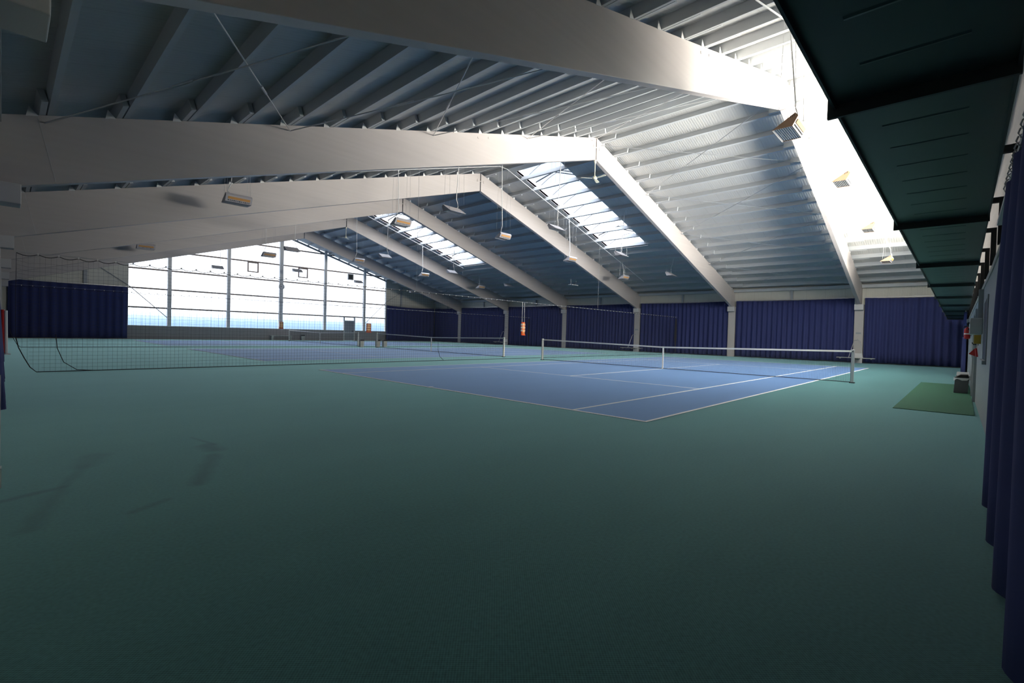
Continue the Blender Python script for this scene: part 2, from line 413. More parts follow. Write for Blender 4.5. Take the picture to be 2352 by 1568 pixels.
# gable mullions
MX = [2.9, 7.35, 11.93, 16.38, 20.88]
mb = MB()
for x in MX:
    w = 0.13 if x != 11.93 else 0.17
    mb.box(x - w, x + w, YB - 0.22, YB + 0.02, SILL, under(x))
mb.box(GX1 - 0.04, GX1 + 0.06, YB - 0.1, YB + 0.02, SILL, under(GX1))
struct(mb.build('trim_6', M['white']), 'grey steel mullions of the far gable glazing')
RAILS = [2.60, 4.16, 5.75, 7.35, 9.0]
def railh(x, k): return RAILS[k]
wi = 0
for a_, b_ in FARG:
    wi += 1
    w = bpy.data.objects.new('window_%d' % wi, None); COL.objects.link(w); struct(w, 'tall white-bright gable glazing, section %s from the left' % ORD[wi - 1])
    lo = SILL
    if a_ < DX0 < b_:
        pl = [(a_, YB + 0.1, lo), (DX0 - 0.06, YB + 0.1, lo), (DX0 - 0.06, YB + 0.1, 2.55), (DX1 + 0.06, YB + 0.1, 2.55), (DX1 + 0.06, YB + 0.1, lo), (b_, YB + 0.1, lo),
              (b_, YB + 0.1, under(b_) + 0.05), (a_, YB + 0.1, under(a_) + 0.05)]
        p = MB(); p.poly(pl[:2] + [pl[2], (pl[2][0], pl[2][1], under(pl[2][0]) + 0.05), pl[7]])
        p.poly([pl[2], pl[3], (pl[3][0], pl[3][1], under(pl[3][0]) + 0.05), (pl[2][0], pl[2][1], under(pl[2][0]) + 0.05)])
        p.poly([pl[4], pl[5], pl[6], (pl[4][0], pl[4][1], under(pl[4][0]) + 0.05)])
    else:
        p = MB().poly([(a_, YB + 0.1, lo), (b_, YB + 0.1, lo), (b_, YB + 0.1, under(b_) + 0.05), (a_, YB + 0.1, under(a_) + 0.05)])
    p.build('window_pane', M['pane'], w)
    fr = MB()
    for k, z in enumerate(RAILS):
        # each rail stops at the roof line
        xa, xb = a_, b_
        if z > under(xa) - 0.1: xa = RX - (HALF - (z - ROOF0 - PH) / SL) if xa < RX else xa
        if z > under(xb) - 0.1: xb = RX + (HALF - (z - ROOF0 - PH) / SL) if xb > RX else xb
        if xb - xa > 0.1 and z < max(under(xa), under(xb)): fr.box(xa, xb, YB - 0.05, YB + 0.06, z - 0.06, z + 0.06)
    fr.build('window_frame', M['brown'], w)
# opening vents
for k, (x0, x1, z0, z1, dark) in enumerate(((8.92, 9.88, 6.36, 7.30, False), (13.60, 14.56, 6.32, 7.28, False), (18.92, 19.56, 6.62, 7.26, True))):
    wi += 1
    w = bpy.data.objects.new('window_%d' % wi, None); COL.objects.link(w)
    struct(w, 'square vent sash in the far glazing, %s from the left' % ORD[k])
    fr = MB(); t_ = 0.09
    fr.box(x0, x1, YB - 0.08, YB + 0.06, z0, z0 + t_).box(x0, x1, YB - 0.08, YB + 0.06, z1 - t_, z1)
    fr.box(x0, x0 + t_, YB - 0.08, YB + 0.06, z0 + t_, z1 - t_).box(x1 - t_, x1, YB - 0.08, YB + 0.06, z0 + t_, z1 - t_)
    fr.build('window_frame', M['grey'] if dark else M['brown'], w)
    if dark: MB().box(x0 + t_, x1 - t_, YB - 0.02, YB + 0.02, z0 + t_, z1 - t_).build('louvre_panel', M['dark'], w)
# gable verge beam just under the sheeting
mb = MB()
for s in (-1, 1):
    x1 = RX; x0 = GX0 if s < 0 else GX1
    z0, z1 = under(x0), under(x1)
    mb.extr([(x0, YB - 0.12, z0 - 0.38), (x1, YB - 0.12, z1 - 0.38), (x1, YB - 0.12, z1 - 0.2), (x0, YB - 0.12, z0 - 0.2)], (0, 0.1, 0))
struct(mb.build('trim_7', M['grey']), 'grey sloping rail under the roof at the far gable')
# door in the far gable
dr = bpy.data.objects.new('door_1', None); COL.objects.link(dr); struct(dr, 'pale grey exit door in the far gable')
MB().box(DX0 + 0.05, DX1 - 0.05, YB + 0.0, YB + 0.08, 0.02, 2.12).build('door_leaf', M['officew'], dr)
fr = MB().box(DX0 - 0.08, DX0 + 0.05, YB - 0.06, YB + 0.12, 0, 2.6).box(DX1 - 0.05, DX1 + 0.08, YB - 0.06, YB + 0.12, 0, 2.6)
fr.box(DX0, DX1, YB - 0.04, YB + 0.1, 2.12, 2.2).box(DX0, DX1, YB - 0.04, YB + 0.1, 2.52, 2.6)
fr.build('door_frame', M['white'], dr)
MB().box(DX1 - 0.28, DX1 - 0.12, YB - 0.08, YB, 1.02, 1.08).build('door_handle', M['black'], dr)

# near wall: pale office wall below, whitewashed boards above, gable and frosted glazing on top
def ny(x): return -3.72 + max(0.0, (x - 3.0)) * 0.006
xs = [XL, 3.0, XR]
def slab(x0, x1, z0, z1, off=0.0, th=0.10):
    mb = MB(); pts = [x0] + [x for x in xs if x0 < x < x1] + [x1]
    for a, b in zip(pts, pts[1:]):
        mb.extr([(a, ny(a) - off, z0), (b, ny(b) - off, z0), (b, ny(b) - off, z1), (a, ny(a) - off, z1)], (0, -th, 0))
    return mb
w_ = slab(XL, 8.7, 0, 2.36); w_.v += []; w2 = slab(10.3, XR, 0, 2.36)
n0 = len(w_.v); w_.v += w2.v; w_.f += [tuple(i + n0 for i in f) for f in w2.f]
w3 = slab(8.7, 10.3, 2.05, 2.36); n0 = len(w_.v); w_.v += w3.v; w_.f += [tuple(i + n0 for i in f) for f in w3.f]
struct(w_.build('wall_near', M['officew']), 'pale grey panelled wall close on the right')
struct(slab(XL, XR, 2.36, 2.44, -0.015, 0.2).build('trim_8', M['wood']), 'thin pale ledge on top of the near wall')
struct(slab(XL, XR, 2.44, 4.40, 0.10).build('wall_upper', M['wood']), 'whitewashed timber boards above the near wall')
mb = MB()
mb.extr(gable(XL, 7.35, 4.40, YF), (0, -0.15, 0)); mb.extr(gable(23.6, XR, 4.40, YF), (0, -0.15, 0))
mb.box(XL, XR, YF - 0.15, -3.7, 4.34, 4.42)
mb.box(XL, XR, YF - 0.15, YF, 0, 4.4)
struct(mb.build('wall_gable_near', M['creamx']), 'cream ribbed gable wall above the near boards')
fz = [(x, YF, under(x) + 0.08) for x in (23.6, RX, 7.35)]
wi += 1
w = bpy.data.objects.new('window_%d' % wi, None); COL.objects.link(w); struct(w, 'frosted glazing of the near gable, bright with daylight')
MB().extr([(7.35, YF, 4.4), (23.6, YF, 4.4)] + fz, (0, -0.06, 0)).build('window_pane', M['pane_near'], w)
mb = MB()
for x in (7.35, 9.65, 11.93, 14.2, 16.4, 18.65, 20.9, 23.6): mb.box(x - 0.03, x + 0.03, YF, YF + 0.14, 4.42, under(x) - 0.02)
mb.build('window_frame', M['grey'], w)
# door in the near wall
dr = bpy.data.objects.new('door_2', None); COL.objects.link(dr); struct(dr, 'recessed pale door in the near wall beside the mat')
MB().box(8.7, 10.3, ny(9) - 0.16, ny(9) - 0.11, 0, 2.05).build('door_leaf', M['white'], dr)
MB().box(8.6, 8.76, ny(8.7) - 0.08, ny(8.7) + 0.05, 0, 2.14).box(10.24, 10.4, ny(10.3) - 0.08, ny(10.3) + 0.05, 0, 2.14).box(8.76, 10.24, ny(9.4) - 0.08, ny(9.4) + 0.05, 2.05, 2.14).build('door_frame', M['officew'], dr)
MB().box(8.95, 9.1, ny(9) - 0.11, ny(9) - 0.05, 1.02, 1.06).build('door_handle', M['black'], dr)
wi += 1
w = bpy.data.objects.new('window_%d' % wi, None); COL.objects.link(w); struct(w, 'narrow dark window in the near wall beside the curtain')
MB().box(3.9, 5.3, ny(4) - 0.005, ny(4) + 0.01, 1.06, 2.05).build('window_pane', M['darkglass'], w)
MB().box(3.82, 3.9, ny(4), ny(4) + 0.012, 1.0, 2.1).box(5.3, 5.38, ny(4), ny(4) + 0.014, 1.0, 2.1).box(3.9, 5.3, ny(4), ny(4) + 0.014, 2.05, 2.1).box(3.86, 5.34, ny(4), ny(4) + 0.05, 1.0, 1.06).build('window_frame', M['officew'], w)

# ------------------------------------------------------------------ skylights
for k, (x0, x1, y0, y1) in enumerate(SKYL):
    t = thing('skylight', ['barrel skylight strip in the bay between second and third roof beams',
                           'barrel skylight strip in the bay between fourth and fifth roof beams'][k], 'skylight', ((x0 + x1) / 2, (y0 + y1) / 2, 0), 0, 'roof skylights')
    inv = Matrix.Translation((-(x0 + x1) / 2, -(y0 + y1) / 2, 0))
    def loc(pts): return [tuple(inv @ Vector(p)) for p in pts]
    cur = MB()
    for ya, yb in ((y0 - 0.06, y0), (y1, y1 + 0.06)):
        cur.extr(loc([(x0, ya, under(x0) + 0.02), (x1, ya, under(x1) + 0.02), (x1, ya, under(x1) + 0.42), (x0, ya, under(x0) + 0.42)]), (0, yb - ya, 0))
    for xa, xb in ((x0 - 0.06, x0), (x1, x1 + 0.06)):
        cur.extr(loc([(xa, y0 - 0.06, under(xa) + 0.02), (xa, y1 + 0.06, under(xa) + 0.02), (xa, y1 + 0.06, under(xa) + 0.42), (xa, y0 - 0.06, under(xa) + 0.42)]), (xb - xa, 0, 0))
    cur.build('curb', M['white'], t)
    NA = 9
    def arc(x, n=10, r=0.0):
        return [(x, y0 + (y1 - y0) * i / n, under(x) + 0.42 + 0.55 * math.sin(PI * i / n) + r) for i in range(n + 1)]
    for i in range(NA + 1):
        x = x0 + (x1 - x0) * i / NA
        MB().tube(loc(arc(x)), 0.03, 4).build('arched_rib', M['grey'], t)
    g = MB()
    for i in range(NA):
        xa, xb = x0 + (x1 - x0) * i / NA, x0 + (x1 - x0) * (i + 1) / NA
        A, B = loc(arc(xa, r=0.02)), loc(arc(xb, r=0.02))
        for j in range(10): g.poly([A[j], B[j], B[j + 1], A[j + 1]])
    for x in (x0, x1):
        g.poly(loc(arc(x)))
    g.build('glazing', M['skypane'], t)
    # smoke vent openers
    for xx in (14.5, 21.2):
        ym = (y0 + y1) / 2
        op = MB().tube(loc([(xx, y0 + 0.1, under(xx) + 0.25), (xx + 0.25, ym, under(xx) + 0.75), (xx, y1 - 0.1, under(xx) + 0.25)]), 0.035, 6)
        op.tube(loc([(xx + 0.4, y0 + 0.1, under(xx) + 0.2), (xx - 0.1, ym + 0.2, under(xx) + 0.6)]), 0.03, 6)
        op.build('vent_opener', M['dark'], t)

# ------------------------------------------------------------------ purlins
PX = [-6.13 + 1.105 * i for i in range(17)]
bayname = ['between the near gable wall and nearest roof beam', 'between the nearest and second roof beams',
           'between the second and third roof beams', 'between the third and fourth roof beams', 'between the fourth and fifth roof beams',
           'between the fifth and sixth roof beams', 'between the sixth roof beam and far gable']
ang = math.atan(SL)
for s in (-1, 1):
    side = 'left' if s < 0 else 'right'
    for k, (a_, b_) in enumerate(bays):
        ya = a_ - (0.95 if k > 0 else 0); yb = b_ + (0.95 if k < 6 else 0)
        proto = MB().box(-0.045, 0.045, ya, yb, 0.0, PH).data('purlin', M['purlin'])
        off = 0.055 if k % 2 else -0.055
        for i, x in enumerate(PX):
            xx = (x if s < 0 else 2 * RX - x) + off
            o = bpy.data.objects.new('purlin', proto); COL.objects.link(o)
            o.location = (xx, 0, btop(xx) + 0.004); o.rotation_euler = (0, -ang if s < 0 else ang, 0)
            tag(o, 'grey purlin, %s up the %s slope, %s' % (ORD[i], side, bayname[k]), 'purlin', 'roof purlins')

# ------------------------------------------------------------------ roof beams, columns
whichb = ['nearest', 'second', 'third', 'fourth', 'fifth', 'sixth and farthest']
bracket = MB().extr([(-0.085, 0, 0.0), (0.085, 0, 0.0), (0.0, 0, 0.17)], (0, 0.012, 0)).data('bracket', M['white'])
scr = MB().tube([(0, -0.012, 0), (0, 0.004, 0)], 0.035, 12).data('bolt_cap', M['beam'])
for k, y in enumerate(FY):
    for s in (-1, 1):
        side = 'left' if s < 0 else 'right'
        xe = RX + s * HALF                    # corbel line
        xw = RX + s * (HALF + 0.55)           # outer end
        xr = RX + s * 0.035
        t = thing('roof_beam', 'long tapered grey roof beam, %s half of the %s frame' % (side, whichb[k]), 'roof beam', (RX, y, 0), 0, 'roof beams')
        P = [(xw, 3.72), (xe, 3.72), (xr, bbot(xr)), (xr, btop(xr)), (xe, btop(xe)), (xw, btop(xw))]
        P = [(px - RX, 0.0, pz) for px, pz in P]
        if s > 0: P = P[::-1]
        MB().extr(P, (0, TH, 0)).build('beam_body', M['beam'], t, bevel=0.008)
        # haunch cover strip near the support
        MB().extr([(s * (HALF - 0.20), -0.004, btop(RX + s * (HALF - 0.20)) - 0.03), (s * (HALF - 0.21), -0.004, btop(RX + s * (HALF - 0.2)) - 0.03),
                   (s * (HALF - 0.46), -0.004, bbot(RX + s * (HALF - 0.46)) + 0.03), (s * (HALF - 0.45), -0.004, bbot(RX + s * (HALF - 0.45)) + 0.03)], (0, 0.004, 0)).build('joint_line', M['corbel'], t)
        for i, x in enumerate(PX):
            xx = x if s < 0 else 2 * RX - x
            if abs(xx - RX) > HALF: continue
            o = bpy.data.objects.new('bracket', bracket); COL.objects.link(o); o.parent = t
            o.location = (xx - RX + s * 0.19, -0.014, btop(xx + s * 0.19) - 0.02); o.rotation_euler = (0, -ang if s < 0 else ang, 0)
        if k < 2:
            for dx in (6.8, 7.3, 2.4, 2.9):
                x = RX + s * dx
                o = bpy.data.objects.new('bolt_cap', scr); COL.objects.link(o); o.parent = t; o.location = (x - RX, 0, btop(x) - 0.16)
        # column with corbel
        c = thing('column', '%s column carrying the %s half of the %s roof beam' % (['pale grey', 'pale grey', 'grey', 'grey', 'grey', 'grey'][k], side, whichb[k]),
                  'column', (xe, y + TH / 2, 0), 0, 'hall columns')
        xf = 0.22 if s > 0 else -0.27        # shaft face offset from corbel line (local)
        if s > 0: MB().box(xf, 0.58, -0.24, 0.24, 0, 3.36).box(0.26, 0.58, 0.12, 0.26, 3.36, 5.0).build('shaft', M['column'], c, bevel=0.01)
        else: MB().box(-0.60, xf, -0.22, 0.22, 0, 3.36).box(-0.60, -0.3, 0.1, 0.22, 3.36, 5.0).build('shaft', M['column'], c, bevel=0.01)
        if s > 0: MB().box(-0.02, 0.5, -0.24, 0.24, 3.36, 3.715).build('corbel', M['corbel'], c, bevel=0.01)
        else: MB().box(-0.5, 0.0, -0.24, 0.24, 3.36, 3.715).build('corbel', M['corbel'], c, bevel=0.01)
        if s > 0 and k in (0, 2, 4):
            MB().box(xf - 0.012, xf - 0.001, -0.245, 0.245, 0, 0.62).build('base_plate', M['white'], c)
            MB().box(xf - 0.012, xf - 0.001, -0.14, 0.14, 1.84, 1.95).build('name_plate', M['officew'], c)
    # hinge plate at the ridge
    t = thing('hinge_plate', 'flat steel tie plate across the ridge joint of the %s frame' % whichb[k], 'plate', (RX, y - 0.012, 9.9), 0, 'ridge joint plates')
    MB().box(-0.26, 0.26, -0.006, 0.008, -0.02, 0.02).build('strap', M['beam'], t)
    for dx in (-0.24, 0.24): MB().cbox(dx, -0.008, 0, 0.05, 0.012, 0.14).build('end_tab', M['beam'], t)

# bracing rods in the second bay
NX = [-6.15, -1.73, 2.72, 7.20, 11.60]
names4 = ['lowest', 'second lowest', 'third lowest', 'topmost']
for s in (-1, 1):
    for i in range(4):
        for d in (0, 1):
            xa, xb = (NX[i], NX[i + 1]) if d == 0 else (NX[i + 1], NX[i])
            if s > 0: xa, xb = 2 * RX - xa, 2 * RX - xb
            A = Vector((xa, FY[0] + TH, btop(xa) - 0.14)); B = Vector((xb, FY[1], btop(xb) - 0.14))
            t = thing('bracing_rod', 'thin steel bracing rod %s toward the ridge, %s crossing on the %s slope' %
                      ('rising' if d == 0 else 'falling', names4[i], 'left' if s < 0 else 'right'), 'rod', tuple(A), 0, 'roof bracing rods')
            V = B - A
            if d: V = V + Vector((0, 0, -0.0))
            MB().tube([(0, 0, 0), tuple(V * 0.5 + Vector((0, 0, -0.035 * d))), tuple(V)], 0.014, 6).build('rod', M['steel'], t)
            MB().tube([tuple(V * 0.62 + Vector((0, 0, -0.02 * d))), tuple(V * 0.67 + Vector((0, 0, -0.02 * d)))], 0.026, 8).build('turnbuckle', M['steel'], t)

# ------------------------------------------------------------------ courts and nets
CO = [0.0, 15.5065, 31.0]
cname = ['nearest', 'middle', 'farthest']
for k, D in enumerate(CO):
    t = thing('court_surface', 'blue tennis court with white lines, %s of the three courts' % cname[k], 'tennis court', (0, D, 0), 0, 'tennis courts')
    MB().box(0, 23.77, 0, 10.97, 0.0005, 0.004).build('court_carpet', M['court'], t)
    def line(x0, x1, y0, y1): MB().box(x0, x1, y0, y1, 0.004, 0.006).build('court_line', M['line'], t)
    w = 0.055
    line(0, w * 1.2, w, 10.97 - w); line(23.77 - w * 1.2, 23.77, w, 10.97 - w)
    line(0, 23.77, 0, w); line(0, 23.77, 10.97 - w, 10.97)
    line(w * 1.2, 23.77 - w * 1.2, 1.37, 1.37 + w); line(w * 1.2, 23.77 - w * 1.2, 9.6 - w, 9.6)
    line(5.485, 5.485 + w, 1.37 + w, 9.6 - w); line(18.285 - w, 18.285, 1.37 + w, 9.6 - w)
    line(5.485 + w, 18.285 - w, 5.485 - w / 2, 5.485 + w / 2)
    line(w * 1.2, 0.2, 5.485 - w / 2, 5.485 + w / 2); line(23.57, 23.77 - w * 1.2, 5.485 - w / 2, 5.485 + w / 2)

def thread(mb, pts, r):
    mb.tube(pts, r, 3, caps=False)
for k, D in enumerate(CO):
    t = thing('tennis_net', 'tennis net with white headband across the %s court' % cname[k], 'tennis net', (11.885, D, 0), 0, 'tennis nets')
    y0, y1, ym = -0.87, 11.84, 5.485
    def top(y): return 0.914 + 0.125 * abs(y - ym) / (y1 - ym)
    mb = MB()
    n = int((y1 - y0) / 0.045)
    for i in range(n + 1):
        y = y0 + (y1 - y0) * i / n
        thread(mb, [(0, y, 0.03), (0, y, top(y) - 0.03)], 0.0017)
    for j in range(21):
        f = (j + 0.5) / 21
        thread(mb, [(0, y, 0.03 + (top(y) - 0.06) * f) for y in (y0, ym, y1)], 0.0017)
    mb.build('netting', M['netting'], t)
    mb = MB()
    for ya, yb in ((y0, ym), (ym, y1)):
        mb.extr([(-0.012, ya, top(ya) - 0.055), (-0.012, yb, top(yb) - 0.055), (-0.012, yb, top(yb)), (-0.012, ya, top(ya))], (0.024, 0, 0))
    mb.build('headband', M['band'], t)
    MB().tube([(0, y0, 0.03), (0, ym, 0.025), (0, y1, 0.03)], 0.012, 6).build('bottom_cord', M['cordm'], t)
    MB().tube([(0, y0, 0.03), (0, y0, top(y0) - 0.05)], 0.010, 6).build('side_cord', M['cordm'], t)
    MB().tube([(0, y1, 0.03), (0, y1, top(y1) - 0.05)], 0.010, 6).build('side_cord', M['cordm'], t)
    MB().box(-0.018, 0.018, ym - 0.025, ym + 0.025, 0.0, 0.92).build('center_strap', M['band'], t)
    for yy in (-0.914, 11.884):
        p = MB().box(-0.045, 0.045, yy - 0.04, yy + 0.04, 0, 1.065).build('net_post', M['steel'] if (k == 0 and yy < 0) else M['band'], t, bevel=0.012)
        MB().box(-0.07, 0.07, yy - 0.07, yy + 0.07, 0.0, 0.03).build('post_collar', M['dark'], p)
        MB().cbox(-0.05, yy, 1.0, 0.02, 0.03, 0.03).build('crank_pin', M['dark'], p)

# divider nets
for k, Y in enumerate((13.15, 28.62)):
    t = thing('divider_net', ['full-width divider net between the nearest and middle courts', 'full-width divider net between the middle and farthest courts'][k],
              'net', (0, Y, 0), 0, 'court divider nets')
    x0, x1, zt = -6.45, 29.6, 2.90
    def swag(x):
        if x > 4.0: return 0.0
        return -0.055 * abs(math.sin(PI * (x + 6.45) / 0.37)) * min(1, (4.0 - x) / 6.0)
    def bot(x):
        if x < -6.09: return 0.02 + (max(0.0, (-6.09 - x)) / 0.36) ** 1.5 * 0.85
        return 0.02
    mb = MB(); st = 0.10 if k == 0 else 0.14
    n = int((x1 - x0) / st)
    for i in range(n + 1):
        x = x0 + (x1 - x0) * i / n
        yo = 0.03 * math.sin(x * 1.7)
        thread(mb, [(x, yo * 0.2, zt + swag(x)), (x, yo, 1.2), (x, yo * 1.6, bot(x))], 0.0019)
    m_ = int(2.85 / st)
    for j in range(1, m_):
        z = 0.02 + j * st
        pts = []
        for i in range(161):
            x = x0 + (x1 - x0) * i / 160
            if bot(x) > z: continue
            pts.append((x, 0.03 * math.sin(x * 1.7) * (1 if z < 1.2 else 0.5), z + swag(x) * z / zt))
        thread(mb, pts, 0.0019)
    mb.build('netting', M['divnet'], t)
    pts = []
    for i in range(230):
        x = x0 + (4.2 - x0) * i / 229; pts.append((x, 0, zt + swag(x)))
    pts.append((30.05, 0, zt))
    MB().tube(pts, 0.009, 5).build('top_cord', M['cordm'], t)
    MB().tube([(x0, 0, zt + 0.03), (12, 0, zt + 0.012), (30.1, 0, zt + 0.03)], 0.005, 5).build('suspension_wire', M['steel'], t)
    mb = MB()
    x = 3.9
    while x < 30.0:
        mb.cbox(x, 0, zt + 0.008, 0.03, 0.03, 0.035); x += 0.37
    x = x0 + 0.37
    while x < 3.9:
        mb.cbox(x, 0, zt + 0.012, 0.03, 0.03, 0.04); x += 0.37
    h_ = mb.build('hooks', M['band'], t); h_['kind'] = 'stuff'
    MB().tube([(-6.45, 0, 0.87), (-6.40, 0, 0.62), (-6.30, 0, 0.36), (-6.20, 0, 0.14), (-6.09, 0, 0.02), (0, 0.02, 0.02), (12, -0.03, 0.02), (29.6, 0.02, 0.02)], 0.011, 5).build('bottom_rope', M['cordm'], t)
    MB().tube([(-6.45, 0, 0.87), (-6.46, 0, 1.8), (-6.45, 0, zt)], 0.004, 5).build('edge_rope', M['cordm'], t)
    # gathered end beside the right wall
    mb = MB()
    for j in range(9):
        a = j * 0.7
        mb.tube([(29.9 + 0.03 * math.cos(a), 0.04 * math.sin(a), 2.8), (29.88 + 0.05 * math.cos(a + 1), 0.06 * math.sin(a), 1.3), (29.9 + 0.04 * math.cos(a), 0.05 * math.sin(a + 2), 0.15)], 0.022, 5)
    mb.build('gathered_net', M['netting'], t)
    for sx in ((5.1, 18.7) if k == 0 else (20.9, 9.0)):
        MB().tube([(sx, 0, zt + 0.02), (sx, 0, under(sx))], 0.006, 5).build('hanger_cord', M['steel'], t)
    if k == 0:
        MB().tube([(-5.75, 0, 0.95), (-5.72, 0, 0.6), (-5.60, 0.0, 0.25), (-5.35, 0, 0.05), (-5.0, 0, 0.02)], 0.009, 5).build('loose_cord', M['cordm'], t)
        MB().tube([(6.3, 0, 0.9), (6.3, 0, 0.5), (6.4, 0, 0.2), (6.62, 0, 0.02)], 0.009, 5).build('loose_cord', M['cordm'], t)

# ------------------------------------------------------------------ curtains
def curtain(name, label, axis, fixed, a, b, z0, z1, pitch=0.34, amp=0.07, seed=1, group=None, sagl=0.0, facing=1, rings=False, gather=0.0, flare=0.0):
    """hanging curtain in a plane: axis 'y' -> runs along y at x=fixed"""
    rnd = random.Random(seed)
    n = max(8, int((b - a) / 0.035)); rows = 7
    t = thing(name, label, 'curtain', (fixed, (a + b) / 2, z0) if axis == 'y' else ((a + b) / 2, fixed, z0), 0, group)
    ph = [rnd.uniform(0, 6.28) for _ in range(4)]
    mb = MB()
    for j in range(rows + 1):
        f = j / rows
        for i in range(n + 1):
            u = a + (b - a) * i / n
            w = 2 * PI / pitch
            fold = math.sin(w * u + 1.3 * math.sin(0.9 * u + ph[0]) + 0.25 * f) + 0.45 * math.sin(w * 0.53 * u + ph[1]) * (1 - 0.3 * f)
            am = amp * (1.0 - 0.35 * f)
            z = z0 + (z1 - z0) * f + (0.012 * math.sin(3.1 * u + ph[2]) if j == 0 else 0)
            if j == rows: z -= sagl * math.sin(PI * (u - a) / (b - a))
            off = am * fold * 0.7 * facing + flare * (1 - f) ** 2
            if gather:
                g_ = max(0.0, (f - 0.5) / 0.5) ** 1.3 * gather
                u = a + (u - a) * (1 - g_)
            p = (off, u - (a + b) / 2, z - z0) if axis == 'y' else (u - (a + b) / 2, off, z - z0)
            mb.v.append(p)
    for j in range(rows):
        for i in range(n):
            q = j * (n + 1) + i; mb.f.append((q, q + 1, q + n + 2, q + n + 1))
    o = mb.build('cloth', M['curtain'], t, smooth=True)
    so = o.modifiers.new('thick', 'SOLIDIFY'); so.thickness = 0.006
    tr = MB()
    if axis == 'y': tr.box(-0.02, 0.02, -(b - a) / 2, (b - a) / 2, z1 - z0 + 0.005, z1 - z0 + 0.04)
    else: tr.box(-(b - a) / 2, (b - a) / 2, -0.02, 0.02, z1 - z0 + 0.005, z1 - z0 + 0.04)
    tr.build('curtain_rail', M['steel'], t)
    if rings:
        for i in range(int((b - a) * (1 - gather) / 0.13)):
            u = -(b - a) / 2 + 0.05 + i * 0.13
            c = (u, 0, z1 - z0 + 0.03)
            MB().tube([(c[0], 0.035 * math.cos(q * PI / 5), c[2] + 0.035 * math.sin(q * PI / 5)) for q in range(10)], 0.004, 4, closed=True).build('ring', M['steel'], t)
    return t
bl = ['between the near wall and the nearest column', 'between the nearest and second columns', 'between the second and third columns', 'between the third and fourth columns',
      'between the fourth and fifth columns', 'between the fifth and sixth columns', 'between the sixth column and far gable']
for k in range(7):
    a = -3.50 if k == 0 else FY[k - 1] + TH / 2 + 0.27
    b = YB - 0.26 if k == 6 else FY[k] + TH / 2 - 0.27
    curtain('curtain', 'blue pleated curtain on the right wall, %s' % bl[k], 'y', 30.66, a, b, 0.06, 4.13, amp=0.10, seed=k, group='right wall curtains', sagl=0.05)
for k in (1, 2, 3, 4, 5, 6):
    a = FY[k - 1] + TH / 2 + 0.26
    if k == 1: a = 6.0
    b = YB - 0.35 if k == 6 else FY[k] + TH / 2 - 0.26
    curtain('curtain', 'blue pleated curtain on the left wall, %s' % bl[k], 'y', -6.82, a, b, 0.06, 4.13, amp=0.07, seed=20 + k, flare=0.13, group='left wall curtains')
curtain('curtain', 'wide dark blue curtain left of the gable glazing', 'x', YB - 0.22, -6.45, 0.14, 0.07, 4.15, pitch=0.5, seed=31, group='far gable curtains', sagl=0.04)
curtain('curtain', 'wide dark blue curtain right of the gable glazing', 'x', YB - 0.22, 23.72, 30.56, 0.07, 4.12, pitch=0.5, seed=32, group='far gable curtains', sagl=0.1)
curtain('curtain', 'dark blue curtain at the right edge, closest to the camera', 'x', -3.640, -4.4, -0.76, 0.03, 2.33, pitch=0.46, amp=0.05, seed=40, rings=True, gather=0.30)
curtain('curtain', 'blue curtain on the near wall beyond the bench', 'x', -3.50, 20.2, 25.0, 0.05, 2.68, pitch=0.5, amp=0.08, seed=41)

# ------------------------------------------------------------------ canopy above the near wall
CX0, CP = -7.0, 4.10
CZ = 2.80
for k in range(9):
    xa = -2.98 - 4.1 + CP * k; xb = xa + CP
    if xb > 30.4: xb = 30.4
    if xa < XL: xa = XL + 0.02
    t = thing('overhead_canopy', 'dark green sheet panel overhead along the near wall, %s from the camera' % ORD[k], 'canopy panel', ((xa + xb) / 2, -3.2, CZ), 0, 'overhead canopy panels')
    h = (xb - xa) / 2
    MB().box(-h, h, -0.40, 0.40, 0.0, 0.02).build('sheet', M['canopy'], t)
    MB().box(-h, h, 0.40, 0.415, -0.03, 0.06).box(-h, h, -0.415, -0.40, -0.03, 0.05).build('edge_lip', M['canopyd'], t)
    MB().box(h - 0.035, h - 0.01, -0.42, 0.45, -0.075, 0.05).build('joint_flange', M['canopyd'], t)
    nr = 7
    for i in range(nr):
        u = -h + (i + 1) * (2 * h) / (nr + 1)
        MB().extr([(u - 0.02, -0.22, 0.0), (u, -0.22, -0.004), (u + 0.02, -0.22, 0.0)], (0, 0.44, 0)).build('rib', M['canopy'], t)
for k in range(15):
    x = -0.6 + 2.05 * k
    t = thing('canopy_bracket', 'dark steel bracket holding the canopy to the timber boards, %s from the camera' % ORD[k], 'bracket', (x, ny(x) - 0.07, 0), 0, 'canopy brackets')
    MB().box(-0.035, 0.035, 0.03, 0.09, 2.50, 3.06).build('post', M['black'], t)
    MB().box(-0.03, 0.03, 0.09, 0.30, 3.0, 3.06).box(-0.03, 0.03, 0.24, 0.30, 2.83, 3.0).build('arm', M['black'], t)

